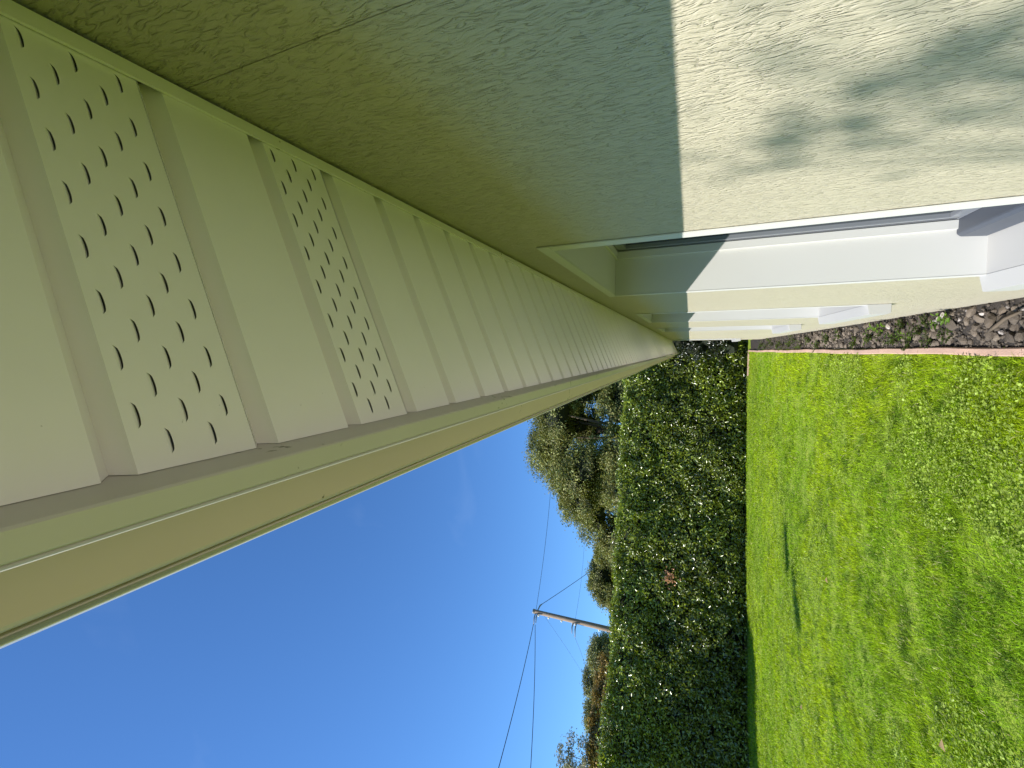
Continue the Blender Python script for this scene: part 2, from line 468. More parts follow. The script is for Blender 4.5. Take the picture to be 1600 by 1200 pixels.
# soffit planks: V groove, then a flat face; two of them are vented with pressed slots
G1, G2, GD = 0.0125, 0.0215, 0.0175
XI, XO = 0.962, -0.2985
def plank_solid():
    mb = MB(); V = []; Fc = []
    sec = [(0.0, 0.0), (G1, GD), (G2, 0.0), (PITCH, 0.0)]
    nx = 2
    for xu in (XI, XO):
        for y, d in sec: V.append((xu * U, y, soff(xu) - H + d))
        for y, d in reversed(sec): V.append((xu * U, y, soff(xu) - H + d + 0.0016))
    n = 8
    for i in range(n): Fc.append((i, (i + 1) % n, n + (i + 1) % n, n + i))
    Fc += [(0, 1, 6, 7), (1, 2, 5, 6), (2, 3, 4, 5), (8, 15, 14, 9), (9, 14, 13, 10), (10, 13, 12, 11)]
    mb.add(V, Fc)
    return mb.mesh("soffit_plank")
def plank_vented():
    V = []; Fc = []
    def add(p): V.append(p); return len(V) - 1
    def pt(xu, y, d=0.0): return (xu * U, y, soff(xu) - H + d)
    # groove
    q = [add(pt(XI, 0, 0)), add(pt(XO, 0, 0)), add(pt(XI, G1, GD)), add(pt(XO, G1, GD)), add(pt(XI, G2, 0)), add(pt(XO, G2, 0))]
    Fc += [(q[0], q[1], q[3], q[2]), (q[2], q[3], q[5], q[4])]
    hw, hl = 0.0020, 0.0335          # half width (m), half length (layout units)
    cols = [(0.636 + 0.0563 * k - 0.527) * U for k in range(5)]
    rows = []
    r = 0.882; odd = True
    while r > XO + 0.02:
        rows.append((r, odd)); r -= 0.0742; odd = not odd
    ylines = [G2]
    for c in cols: ylines += [c - hw, c + hw]
    ylines.append(PITCH)
    xl = [XI]
    for r, o in rows:
        xl += [r + hl, max(r - hl, XO)]
    if xl[-1] > XO + 1e-4: xl.append(XO)
    grid = {}
    def g(i, j):
        if (i, j) not in grid: grid[(i, j)] = add(pt(xl[i], ylines[j]))
        return grid[(i, j)]
    for i in range(len(xl) - 1):
        ri = (i - 1) // 2 if i % 2 == 1 else None
        for j in range(len(ylines) - 1):
            cj = (j - 1) // 2 if j % 2 == 1 else None
            slot = ri is not None and cj is not None and ri < len(rows) and ((cj % 2 == 0) == rows[ri][1])
            if not slot:
                Fc.append((g(i, j), g(i + 1, j), g(i + 1, j + 1), g(i, j + 1))); continue
            K = 8; xa, xb = xl[i], xl[i + 1]; y0, y1 = ylines[j], ylines[j + 1]
            ramp_l = []; ramp_m = []; ramp_r = []; lip = []; edge = []
            for k in range(K + 1):
                t = k / K; x = xa + (xb - xa) * t; bow = 1 - (2 * t - 1) ** 2
                ye = y0 + (y1 - y0) * (0.25 + 0.75 * bow ** 0.38)
                ramp_l.append(add(pt(x, y0))); ramp_m.append(add(pt(x, y0 + (ye - y0) * 0.55, 0.0009 * bow ** 0.45)))
                ramp_r.append(add(pt(x, y0 + (ye - y0) * 0.98, 0.0026 * bow ** 0.45)))
                lip.append(add(pt(x, ye))); edge.append(add(pt(x, y1)))
            for k in range(K):
                Fc.append((ramp_l[k], ramp_l[k + 1], ramp_m[k + 1], ramp_m[k])); Fc.append((ramp_m[k], ramp_m[k + 1], ramp_r[k + 1], ramp_r[k]))
                Fc.append((lip[k], lip[k + 1], edge[k + 1], edge[k]))
            Fc.append((g(i, j), g(i, j + 1), edge[0], lip[0])) if False else None
    me = bpy.data.meshes.new("soffit_plank"); me.from_pydata(V, [], Fc); me.update()
    return me
me_solid, me_vent = plank_solid(), plank_vented()
me_solid.materials.append(M_SOFFIT); me_vent.materials.append(M_SOFFIT)
k0 = int(math.ceil((Y_START - Y_SEAM0) / PITCH)); k1 = int((Y_END + 0.15 - Y_SEAM0) / PITCH)
for k in range(k0, k1):
    o = bpy.data.objects.new("soffit_plank", me_vent if k in (0, 2) else me_solid)
    o.location = Vector((0, Y_SEAM0 + k * PITCH, H + random.uniform(-0.0005, 0.0005))) - HO
    o.rotation_euler = (random.uniform(-0.003, 0.003), 0, 0)
    if k in (0, 2): o["label"] = "vented soffit plank with rows of short slots"
    link(o, house)

YE = Y_SEAM0 + k1 * PITCH
# trim that carries the plank ends along the wall
mb = MB()
a0, a1 = 0.985, 0.929
mb.prism([(a0 * U, soff(a0, 0.0055)), (a1 * U, soff(a1, 0.0055)), (a1 * U, soff(a1, 0.0008)), (a1 * U + 0.0016, soff(a1, 0.0008)), (a1 * U + 0.0016, soff(a1, 0.004)), (a0 * U, soff(a0, 0.004))], Y_START, YE)
hpart(mb, "soffit_trim", M_SOFFIT)
# fascia board with a folded lower edge
xf0, xf1 = -0.30 * U, -0.366 * U
zf = zz(1.095)
mb = MB()
mb.prism([(xf0, soff(-0.3) + 0.16), (xf0, zf + 0.0015), (xf0 - 0.0015, zf), (xf1 + 0.0015, zf), (xf1, zf + 0.0015), (xf1, soff(-0.3) + 0.16)], Y_START - 0.1, YE + 0.02)
hpart(mb, "fascia_board", M_FASCIA)
mb = MB()
mb.tube([(xf1 - 0.0016, Y_START - 0.1, zf + 0.0022), (xf1 - 0.0016, YE + 0.02, zf + 0.0022)], 0.0016, 6)
hpart(mb, "fascia_hem", M_FASCIA, smooth=True)
# end board of the eave
mb = MB()
mb.prism([(1.0 * U, soff(1.0) - 0.004), (xf0 + 0.001, soff(-0.3) - 0.03), (xf0 + 0.001, soff(-0.3) + 0.15), (1.0 * U, soff(1.0) + 0.15)], YE + 0.001, YE + 0.02)
hpart(mb, "barge_board", M_FASCIA)
# gutter: flat bottom, flared front, rolled lip
gz = zz(1.52)
prof = [(xf1 - 0.0012, gz + 0.09), (xf1 - 0.0012, gz), (-0.655 * U, gz), (-0.666 * U, gz + 0.0015), (-0.672 * U, gz + 0.006), (-0.690 * U, gz + 0.022), (-0.72 * U, gz + 0.044),
        (-0.750 * U, gz + 0.060), (-0.775 * U, gz + 0.068), (-0.785 * U, gz + 0.075)]
inner = [(x + 0.0018, z + 0.0012) for x, z in prof][::-1]
mb = MB(); mb.prism(prof + inner, Y_START - 0.1, YE + 0.12, cap=False)
gut = hpart(mb, "gutter", M_GUTTER); gut["_o"] = tuple(HO)
def gsub(mb, name, mat, smooth=False):
    me = mb.mesh(name, smooth); me.materials.append(mat)
    o = bpy.data.objects.new(name, me); col.objects.link(o); o.parent = gut
    return o
mb = MB(); mb.tube([(-0.803 * U, Y_START - 0.1, gz + 0.077), (-0.803 * U, YE + 0.12, gz + 0.077)], 0.0078, 14); gsub(mb, "gutter_lip", M_LIP, True)
mb = MB(); mb.prism([p for p in prof] , YE + 0.118, YE + 0.121); gsub(mb, "end_cap", M_GUTTER)

# windows
def window(w0, w1):
    y0, y1 = w0 * U, w1 * U
    oy0, oy1 = (w0 + 0.165) * U, (w1 - 0.14) * U
    zt, zo, zs = zz(1.386), zz(1.262), zz(-3.66)
    xf = 0.984 * U
    mb = MB()                                                     # flange on the wall face
    x_b = XW0 - 0.0006
    mb.box(xf, x_b, y0, y1, zo, zt)
    mb.box(xf, x_b, y0, oy0, zs - 0.02, zo - 0.0004); mb.box(xf, x_b, oy1, y1, zs - 0.02, zo - 0.0004)
    me = mb.mesh("window", bevel=0.0014); me.materials.append(M_WHITE)
    win = bpy.data.objects.new("window", me); win.location = -HO; link(win, house); 
    def sub(mb, name, mat, bevel=0.0):
        me = mb.mesh(name, bevel=bevel); me.materials.append(mat)
        o = bpy.data.objects.new(name, me); link(o, win); return o
    d1 = 1.92 * U
    mb = MB(); x_b2 = XW0 + 0.0004
    mb.box(x_b2 - 0.0006, d1, oy0 - 0.02, oy1 + 0.02, zo, zo + 0.018)
    sub(mb, "head_lining", M_WHITE)
    for ya, yb in ((oy0 - 0.018, oy0), (oy1, oy1 + 0.018)):
        mb = MB(); mb.box(x_b2 - 0.0006, d1, ya, yb, zs - 0.03, zo - 0.0005); sub(mb, "jamb_lining", M_WHITE)
    # stops: the white step deep in the opening
    st = 0.013
    mb = MB()
    xs0, xs1 = 1.62 * U, 1.745 * U
    mb.box(xs0, xs1, oy0 + 0.0003, oy0 + st, zs + 0.02, zo - st); mb.box(xs0, xs1, oy1 - st, oy1 - 0.0003, zs + 0.02, zo - st)
    mb.box(xs0, xs1, oy0 + 0.0003, oy1 - 0.0003, zo - st + 0.0003, zo - 0.0003)
    sub(mb, "stop_bead", M_WHITE, 0.0012)
    # sash
    mb = MB(); sw = 0.045
    xa, xb = 1.748 * U, 1.90 * U
    a, b2, zb = oy0 + st + 0.0004, oy1 - st - 0.0004, zs + 0.09
    mb.box(xa, xb, a, a + sw, zb, zo - st); mb.box(xa, xb, b2 - sw, b2, zb, zo - st)
    mb.box(xa, xb, a + sw + 0.0003, b2 - sw - 0.0003, zo - st - sw, zo - st - 0.0003); mb.box(xa, xb, a + sw + 0.0003, b2 - sw - 0.0003, zb, zb + sw)
    sub(mb, "sash", M_SASH, 0.002)
    for yy in (b2 - 0.0105, b2 - 0.024, a + 0.0105, a + 0.024):
        mb = MB()
        mb.box(xa - 0.0008, xa + 0.003, yy - 0.0022, yy + 0.0022, zb + 0.01, zo - st - 0.004)
        sub(mb, "gasket", M_GROOVE)
    mb = MB(); mb.box(xa + 0.016, xa + 0.020, a + sw - 0.004, b2 - sw + 0.004, zb + sw - 0.004, zo - st - sw + 0.004)
    sub(mb, "pane", M_GLASS)
    # bottom rail, grey, standing on the sill
    mb = MB(); mb.prism([(1.50 * U, zs + 0.0005), (1.93 * U, zs + 0.0005), (1.93 * U, zb - 0.0005), (1.56 * U, zb - 0.0005), (1.52 * U, zb - 0.012)], oy0 + 0.001, oy1 - 0.001)
    sub(mb, "bottom_rail", M_RAIL, 0.002)
    # sill: deep sloping ledge with ears past the opening
    mb = MB()
    mb.prism([(0.772 * U, zs - 0.020), (x_b, zs - 0.006), (x_b, zs - 0.13), (0.80 * U, zs - 0.13), (0.772 * U, zs - 0.118)], y0 - 0.008, y1 + 0.008)
    s_ = sub(mb, "sill", M_SILL, 0.002)
    mb = MB(); mb.prism([(x_b + 0.0002, zs - 0.006), (1.95 * U, zs), (1.95 * U, zs - 0.05), (x_b + 0.0002, zs - 0.05)], oy0 + 0.0002, oy1 - 0.0002)
    sub(mb, "inner_sill", M_SILL)
    return win
for w0, w1 in WIN: window(w0, w1)

# ------------------------------------------------------------------ leaves
def leaf_mesh(name, C, D, Nn, L, W, tone, fold=0.25, curl=0.15):
    """leaf per row: base, side, tip, side; folded along its midrib"""
    n = len(C)
    D = D / np.linalg.norm(D, axis=1, keepdims=True)
    Sd = np.cross(Nn, D); Sd /= np.maximum(np.linalg.norm(Sd, axis=1, keepdims=True), 1e-6)
    Nn = np.cross(D, Sd)
    L = L[:, None]; W = W[:, None]
    base = C - D * L * 0.5
    tip = C + D * L * 0.5 - Nn * L * curl
    lf = C - D * L * 0.03 + Sd * W * 0.5 + Nn * W * fold
    rt = C - D * L * 0.03 - Sd * W * 0.5 + Nn * W * fold
    V = np.stack([base, lf, tip, rt], 1).reshape(-1, 3)
    b0 = np.arange(n) * 4
    F = np.concatenate([np.stack([b0, b0 + 2, b0 + 1], 1), np.stack([b0, b0 + 3, b0 + 2], 1)])
    return mesh_np(name, V, F, np.repeat(tone, 4, axis=0))

def unit(v): return v / np.maximum(np.linalg.norm(v, axis=1, keepdims=True), 1e-9)

def core_blob(name, V, F, mat, parent): return obj(name, mesh_np(name, V, F, smooth=True), mat, parent)

# --- laurel hedge --------------------------------------------------
hedge = empty("hedge", (-6.0, 15.2, 0))
tag(hedge, "tall clipped laurel hedge with glossy leaves across the far side of the lawn", "hedge")
HB = np.array([-6.0, 15.2, 0])
def hedge_frame(x):
    e = 0.2
    t = np.stack([np.full_like(x, 2 * e), hedge_y(x + e) - hedge_y(x - e)], 1); t /= np.linalg.norm(t, axis=1, keepdims=True)
    nrm = np.stack([t[:, 1], -t[:, 0]], 1)       # towards the camera
    return t, nrm
HTOP = 4.05
def hedge_bulge(x, z):
    P = np.stack([x, z], 1)
    return (vnoise(P, 0.8, 21) - 0.5) * 0.25 + (vnoise(P, 2.6, 22) - 0.5) * 0.24
nS = 11500; per = 12                                # shoots and leaves on each
xs_ = rng.uniform(-19, 3.2, nS); xs_ = xs_[rng.random(nS) < np.where(xs_ < -14.5, 0.5, 1.0)]; nS = len(xs_)
x = np.repeat(xs_, per) + rng.normal(0, 0.085, nS * per)
n = len(x)
top_s = rng.random(nS) < 0.20; top = np.repeat(top_s, per)
htop = HTOP + (vnoise(np.stack([x, x * 0], 1), 1.3, 31) - 0.5) * 0.16 - np.clip((x + 0.6) / 0.6, 0, 1) * 0.5
zs0 = np.where(top_s, 1.0, rng.random(nS))
z = np.where(top, htop - 0.05 + rng.normal(0, 0.06, n), 0.03 + (htop - 0.03) * np.repeat(zs0, per) + rng.normal(0, 0.085, n))
z = np.clip(z, 0.02, None)
sh_d = np.repeat(np.where(top_s, rng.uniform(-0.1, 1.5, nS), rng.gamma(1.6, 0.11, nS) - 0.10), per)
sh_t = np.repeat(rng.uniform(0.55, 1.35, nS), per)[:, None]
t2, n2 = hedge_frame(x)
depth = sh_d + rng.normal(0, 0.07, n)
off = hedge_bulge(x, z) - depth
base_in = -np.clip((0.4 - z) / 0.4, 0, 1) * 0.16
px = x + n2[:, 0] * (off + base_in); py = hedge_y(x) + n2[:, 1] * (off + base_in)
C = np.stack([px, py, z], 1) - HB
out = np.stack([n2[:, 0], n2[:, 1], np.zeros(n)], 1); out[top] = out[top] * 0.3 + np.array([0, 0, 0.9])
Nn = unit(out * 0.75 + np.array([0, 0, 0.45]) + rng.normal(0, 0.55, (n, 3)))
D = unit(np.cross(Nn, rng.normal(0, 1, (n, 3))) + out * 0.35 + np.array([0, 0, 0.30]))
L = rng.uniform(0.075, 0.14, n); W = L * rng.uniform(0.38, 0.48, n)
v = vnoise(C, 0.9, 41)[:, None]
tone = np.array([0.200, 0.250, 0.023]) * sh_t * (0.6 + 0.7 * v) * rng.uniform(0.6, 1.3, (n, 1))
young = rng.random(n) < (0.05 + 0.16 * (z > htop - 0.6)); tone[young] = np.array([0.26, 0.33, 0.04]) * rng.uniform(0.7, 1.2, (young.sum(), 1))
fol = obj("foliage", leaf_mesh("foliage", C, D, Nn, L, W, tone), M_LAUREL, hedge); fol["kind"] = "stuff"
# dead orange sprig in the hedge face
nd = 70
xd = -7.5 + rng.normal(0, 0.13, nd); zd = 2.27 + rng.normal(0, 0.10, nd)
td, n2d = hedge_frame(xd)
offd = 0.22 + hedge_bulge(xd, zd) * 0.4 + rng.normal(0, 0.04, nd)
Cd = np.stack([xd + n2d[:, 0] * offd, hedge_y(xd) + n2d[:, 1] * offd, zd], 1) - HB
Nd = unit(np.stack([n2d[:, 0], n2d[:, 1], np.full(nd, 0.3)], 1) + rng.normal(0, 0.4, (nd, 3)))
Dd = unit(np.cross(Nd, rng.normal(0, 1, (nd, 3))))
o = obj("withered_leaves", leaf_mesh("withered_leaves", Cd, Dd, Nd, rng.uniform(.07, .13, nd), rng.uniform(.03, .05, nd), np.array([0.55, 0.27, 0.13]) * rng.uniform(.6, 1.2, (nd, 1))), M_TREELEAF, hedge)
o["label"] = "patch of withered orange leaves"; o["kind"] = "stuff"
# solid near-black body: the shade inside the hedge put into its colour
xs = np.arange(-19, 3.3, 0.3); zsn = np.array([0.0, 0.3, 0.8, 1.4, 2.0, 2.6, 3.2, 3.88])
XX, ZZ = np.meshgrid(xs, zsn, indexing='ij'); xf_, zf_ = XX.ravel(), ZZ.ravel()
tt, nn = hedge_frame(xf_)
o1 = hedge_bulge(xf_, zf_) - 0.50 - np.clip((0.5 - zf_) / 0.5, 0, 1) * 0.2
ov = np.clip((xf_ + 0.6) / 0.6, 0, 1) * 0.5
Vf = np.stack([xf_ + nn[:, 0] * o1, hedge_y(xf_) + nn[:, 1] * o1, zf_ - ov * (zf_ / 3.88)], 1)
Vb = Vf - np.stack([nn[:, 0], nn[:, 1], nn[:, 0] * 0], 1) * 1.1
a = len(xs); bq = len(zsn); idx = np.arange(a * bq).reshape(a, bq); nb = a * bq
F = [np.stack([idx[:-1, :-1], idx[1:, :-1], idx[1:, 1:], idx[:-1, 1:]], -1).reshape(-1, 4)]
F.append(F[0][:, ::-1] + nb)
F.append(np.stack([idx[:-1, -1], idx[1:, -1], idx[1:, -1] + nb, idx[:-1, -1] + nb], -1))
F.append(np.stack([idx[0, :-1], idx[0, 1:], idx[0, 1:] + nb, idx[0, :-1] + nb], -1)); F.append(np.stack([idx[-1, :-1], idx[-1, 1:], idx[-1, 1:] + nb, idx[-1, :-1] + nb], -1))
core_blob("shade_core", np.concatenate([Vf, Vb]) - HB, np.concatenate(F), M_CORE, hedge)

# --- trees ----------------------------------------------------------
def make_tree(name, label, cat, base, height, blobs, nleaf, tones, leaf=0.10, group=None, trunk_r=0.2, mat=None, gap=0.0, flat=0.3, core=True, seed=1, limbs=8):
    """blobs: (dx,dy,z,r,rz) lobes of the crown"""
    r_ = np.random.default_rng(seed)
    root = empty(name, base)
    tag(root, label, cat, group)
    mb = MB()
    zs_ = np.mean([b_[2] for b_ in blobs])
    mb.tube([(0, 0, -0.1), (0.05, 0.03, zs_ * 0.35), (-0.05, 0.05, zs_ * 0.7), (0, 0, zs_)], [trunk_r, trunk_r * .85, trunk_r * .6, trunk_r * .35], 9)
    for b_ in blobs[:limbs]:
        s0 = Vector((0, 0, zs_ * r_.uniform(0.35, 0.7))); e0 = Vector((b_[0], b_[1], b_[2]))
        mid = (s0 + e0) / 2 + Vector(r_.normal(0, 0.12, 3)) + Vector((0, 0, -0.15))
        mb.tube([s0, mid, e0], [trunk_r * .38, trunk_r * .26, trunk_r * .1], 6)
    mb.build("trunk", M_BARK, root, smooth=True)
    Bl = np.array(blobs, float)
    vol = Bl[:, 3] ** 2; per = (nleaf * vol / vol.sum()).astype(int)
    Cs = []; Os = []; Ts = []
    for bb, k in zip(Bl, per):
        nc = max(6, int(k / 95))                       # sprays on the lobe
        d = unit(r_.normal(0, 1, (nc, 3))); d[:, 2] = np.where(d[:, 2] < -0.5, -d[:, 2], d[:, 2])
        rad = r_.uniform(0.55, 1.08, (nc, 1)) ** 0.6
        cc = bb[:3] + d * rad * np.array([bb[3], bb[3], bb[4]])
        kk = int(k / nc)
        sp = bb[3] * 0.13 + 0.06
        p = np.repeat(cc, kk, 0) + r_.normal(0, 1, (nc * kk, 3)) * sp * np.array([1, 1, 0.6])
        Cs.append(p); Os.append(np.repeat(d, kk, 0)); Ts.append(np.repeat(r_.uniform(0.55, 1.35, nc), kk))
    C = np.concatenate(Cs); O = np.concatenate(Os); T = np.concatenate(Ts)
    n = len(C)
    Nn = unit(O * 0.6 + np.array([0, 0, 0.5]) + r_.normal(0, 0.5, (n, 3))); D = unit(np.cross(Nn, r_.normal(0, 1, (n, 3))) + np.array([0, 0, 0.15]))
    L = r_.uniform(0.7, 1.3, n) * leaf; W = L * r_.uniform(0.45, 0.65, n)
    tones = np.array(tones); tone = tones[r_.integers(0, len(tones), n)] * (T * r_.uniform(0.75, 1.25, n))[:, None]
    crown = obj("crown", leaf_mesh("crown", C, D, Nn, L, W, tone, flat), mat or M_TREELEAF, root)
    crown["kind"] = "stuff"
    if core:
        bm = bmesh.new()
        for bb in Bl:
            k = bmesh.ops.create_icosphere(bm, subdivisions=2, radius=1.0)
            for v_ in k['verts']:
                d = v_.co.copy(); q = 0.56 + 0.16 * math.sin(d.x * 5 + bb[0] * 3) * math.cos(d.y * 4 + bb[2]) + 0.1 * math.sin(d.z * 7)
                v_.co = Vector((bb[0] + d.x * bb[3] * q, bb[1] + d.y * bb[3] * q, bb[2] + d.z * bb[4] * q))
        me = bpy.data.meshes.new("shade_core"); bm.to_mesh(me); bm.free()
        it = obj("shade_core", me, M_CORE, root); it["kind"] = "stuff"  # solid lobes that block the sky, inner shade put into their colour
    return root

def lobes(seed, n, cx, cz, rx, rz, r0, r1, ry=None):
    r_ = np.random.default_rng(seed); ry = ry or rx
    out = []
    for i in range(n):
        a_ = r_.uniform(0, 2 * math.pi); e_ = r_.uniform(-0.5, 1.0)
        ce = math.sqrt(max(0, 1 - e_ * e_)); q = r_.uniform(0.55, 1.0)
        rr = r_.uniform(r0, r1)
        out.append((cx + math.cos(a_) * ce * rx * q, math.sin(a_) * ce * ry * q, cz + e_ * rz * q, rr, rr * r_.uniform(0.65, 0.9)))
    return out

OAK = [(0.22, 0.24, 0.07), (0.26, 0.265, 0.08), (0.17, 0.20, 0.06), (0.27, 0.255, 0.09)]
make_tree("oak_tree", "big broad olive-green evergreen oak rising behind the hedge next to the gutter", "tree", (-4.6, 24.5, 0), 10.5,
          lobes(3, 26, -0.3, 7.0, 4.6, 3.0, 0.9, 1.6) + lobes(4, 16, -1.5, 4.9, 5.2, 1.2, 0.9, 1.4) + [(-3.6, -1, 7.2, 1.5, 1.2), (-5.2, -0.6, 6.6, 1.3, 1.0), (-6.3, 0, 5.6, 1.3, 1.0), (-2.0, -1, 8.6, 1.4, 1.0), (0.2, 0, 9.0, 1.5, 1.0), (2.4, 0, 8.7, 1.6, 1.1)],
          210000, OAK, 0.105, "trees behind the hedge", 0.35, seed=5, limbs=14)
make_tree("oak_tree", "dark-toned low oak glimpsed through the foot of the big oak", "tree", (-5.2, 31.5, 0), 7.0,
          lobes(19, 26, 0, 4.4, 6.2, 1.9, 1.1, 1.7, ry=1.5), 60000, [(0.13, 0.15, 0.05), (0.16, 0.17, 0.06)], 0.15, "trees behind the hedge", 0.25, seed=19)  # leaf tones darker than those of the other oaks
make_tree("oak_tree", "small grey-green oak between the big oak and the utility pole", "tree", (-16.8, 30, 0), 8.5,
          lobes(8, 14, 0.6, 6.2, 2.4, 1.6, 0.8, 1.3) + [(-0.4, 0, 7.6, 0.9, .8), (-1.8, 0, 5.4, 1.0, .8)], 60000, OAK, 0.12, "trees behind the hedge", 0.25, seed=6)
make_tree("oak_tree", "dark round oak just left of the utility pole above the hedge", "tree", (-21.6, 28, 0), 8.2,
          lobes(9, 12, 0, 5.9, 1.9, 1.6, 0.8, 1.3) + [(-1.3, 0, 7.4, 1.0, .8), (-3.8, 0, 7.2, 1.1, .9), (-3.0, 0, 6.0, 1.2, .9), (-5.4, 0, 6.0, 1.2, 1.0)], 80000,
          [(0.23, 0.25, 0.10), (0.28, 0.28, 0.11), (0.25, 0.25, 0.12)], 0.115, "trees behind the hedge", 0.25, seed=7)
make_tree("autumn_shrub", "russet brown autumn shrub topping the hedge below the dark oak", "shrub", (-18.4, 20.5, 0), 5.8,
          lobes(10, 18, -0.3, 4.9, 2.9, 1.1, 0.6, 0.9), 40000, [(0.30, 0.20, 0.05), (0.24, 0.18, 0.05), (0.36, 0.23, 0.06), (0.18, 0.16, 0.05)], 0.12, None, 0.12, seed=11)
make_tree("bare_tree", "pale half-bare tree with thin leaves beside the russet shrub", "tree", (-19.0, 17.6, 0), 7.4,
          [(0.7, 0, 6.6, 0.75, 0.5), (0.1, 0.3, 6.0, 0.9, 0.7), (-0.8, 0, 6.3, 0.8, 0.7), (-0.2, -0.2, 5.2, 0.9, 0.7), (1.1, 0, 5.7, .5, .5), (-1.6, 0, 5.6, .9, .8)],
          4200, [(0.38, 0.36, 0.28), (0.45, 0.42, 0.34), (0.25, 0.25, 0.15)], 0.10, None, 0.10, seed=12, core=False)
make_tree("garden_shrub", "shrub filling the gap past the far house corner, shade put into its leaf colour", "shrub", (0.45, 15.1, 0), 3.2,
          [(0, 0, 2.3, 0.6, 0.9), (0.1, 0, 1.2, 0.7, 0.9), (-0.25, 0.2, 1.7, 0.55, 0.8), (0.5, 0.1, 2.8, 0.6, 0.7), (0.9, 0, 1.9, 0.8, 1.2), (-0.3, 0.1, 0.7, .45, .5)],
          9000, [(0.02, 0.028, 0.01), (0.03, 0.04, 0.012)], 0.09, None, 0.06, mat=M_LAUREL, seed=14)  # very dark leaf tones paint in the shade on this shrub

# things outside the picture whose shadows fall into it, and one dimming lawn bounce
make_tree("laurel_bush", "big laurel bush left of the lawn that shades the hedge foot", "bush", (-14.9, 10.5, 0), 5.0,
          lobes(15, 16, 0, 2.7, 1.0, 2.0, 0.7, 1.0), 22000, [(0.05, 0.09, 0.015), (0.06, 0.10, 0.02)], 0.13, None, 0.12, mat=M_LAUREL, seed=15)
make_tree("young_tree", "slender sapling left of the lawn casting the longer thin shadow", "tree", (-10.7, 4.2, 0), 5.2,
          [(0, 0, 5.0, 0.10, 0.2), (0.1, 0, 4.65, 0.13, 0.2)], 480, [(0.15, 0.2, 0.04)], 0.09, None, 0.009, seed=16, limbs=1, core=False)
make_tree("young_tree", "slender sapling nearer the hedge casting the shorter thin shadow", "tree", (-9.75, 5.5, 0), 4.8,
          [(0, 0, 4.55, 0.09, 0.2), (0.02, 0, 4.2, 0.11, 0.2)], 420, [(0.15, 0.2, 0.04)], 0.09, None, 0.009, seed=17, limbs=1, core=False)
make_tree("unseen_shade_tree", "unseen round leafy tree added behind the viewer to shade the lawn there", "tree", (-10.4, -9.8, 0), 8.0,
          lobes(18, 18, 0, 4.7, 2.7, 2.4, 1.0, 1.5), 24000, OAK, 0.16, None, 0.18, seed=18)  # out of view, added to cut light bounced up from the lawn behind
# twig tree beside the wall: soft leaf shadows on the lit panel
def along(yu, zu, t):
    p = Vector((1.0 * U, yu * U, H + zu * U)) + SUN * t
    return p
tw = empty("twiggy_tree", (-4.3, -1.9, 0)); tag(tw, "small twiggy tree beside the house that throws soft leaf shadows on the wall", "tree")
TB = Vector((-4.3, -1.9, 0))
targets = [(2.10, -.50, .9), (2.25, -.62, .8), (2.38, -.72, 1.0), (2.48, -.33, .8), (2.62, -.25, .6), (2.30, -.40, .6), (2.05, -.75, 1.2), (1.95, -.90, 1.6), (1.85, -1.05, 1.9), (2.2, -.95, 1.4), (2.45, -.95, 1.0), (2.62, -.55, .5), (2.75, -.10, .4), (1.78, -.88, 1.5), (2.35, -1.15, 1.3), (2.85, -.7, .4)]
mb = MB()
mb.tube([(0, 0, -0.05), (0.1, 0.05, 1.8), (0.2, 0.15, 3.2), (0.35, 0.3, 4.0)], [0.05, 0.04, 0.028, 0.014], 8)
Cs = []
prev = Vector((0.6, 0.35, 3.0))
for i, (yu, zu, wgt) in enumerate(targets):
    p = along(yu, zu, 5.2 + 0.35 * math.sin(i * 2.1)) - TB
    mb.tube([Vector((0.3, 0.25, 3.75)), (Vector((0.3, 0.25, 3.75)) + p) / 2 + Vector((0, 0, 0.08)), p], [0.008, 0.005, 0.002], 5)
    k = int(8 * wgt)
    Cs.append(np.array(p) + rng.normal(0, 1, (k, 3)) * np.array([0.07, 0.05, 0.04]))
mb.build("trunk", M_BARK, tw, smooth=True)
C = np.concatenate(Cs); n = len(C)
Nn = unit(np.array(SUN) * 0.7 + rng.normal(0, 0.5, (n, 3))); D = unit(np.cross(Nn, rng.normal(0, 1, (n, 3))))
o = obj("crown", leaf_mesh("crown", C, D, Nn, rng.uniform(.04, .065, n), rng.uniform(.018, .03, n), np.tile([[0.06, 0.09, 0.02]], (n, 1))), M_TREELEAF, tw); o["kind"] = "stuff"

# ------------------------------------------------------------------ utility pole and wires
pole = empty("utility_pole", (-14.86, 22.0, 0))
tag(pole, "weathered timber utility pole standing behind the hedge", "utility pole")
mb = MB(); mb.tube([(0, 0, -0.3), (0, 0, 4.5), (0, 0, 9.76)], [0.165, 0.145, 0.11], 14); mb.build("shaft", M_POLE, pole, smooth=True)
mb = MB(); mb.tube([(0, 0, 9.70), (0, 0, 9.80)], 0.125, 14); mb.build("pole_cap", M_STEEL, pole, smooth=True)
for zc, s_ in ((9.45, .05), (8.85, .05), (8.1, .05), (7.45, .055), (7.3, .06), (6.0, .05)):
    mb = MB(); mb.tube([(-0.10, -0.03, zc), (-0.17, -0.06, zc), (-0.20, -0.07, zc)], [s_, s_ * 1.15, s_ * .7], 8); mb.build("insulator", M_CERAMIC, pole, smooth=True)
for zc, dx in ((9.62, -0.5), (9.5, -0.36), (7.42, -0.45), (7.25, -0.62)):
    mb = MB(); mb.tube([(0, -0.05, zc), (dx * .5, -0.25, zc + 0.03), (dx, -0.45, zc - 0.02)], [0.03, 0.035, 0.02], 7); mb.build("bracket", M_STEEL, pole, smooth=True)
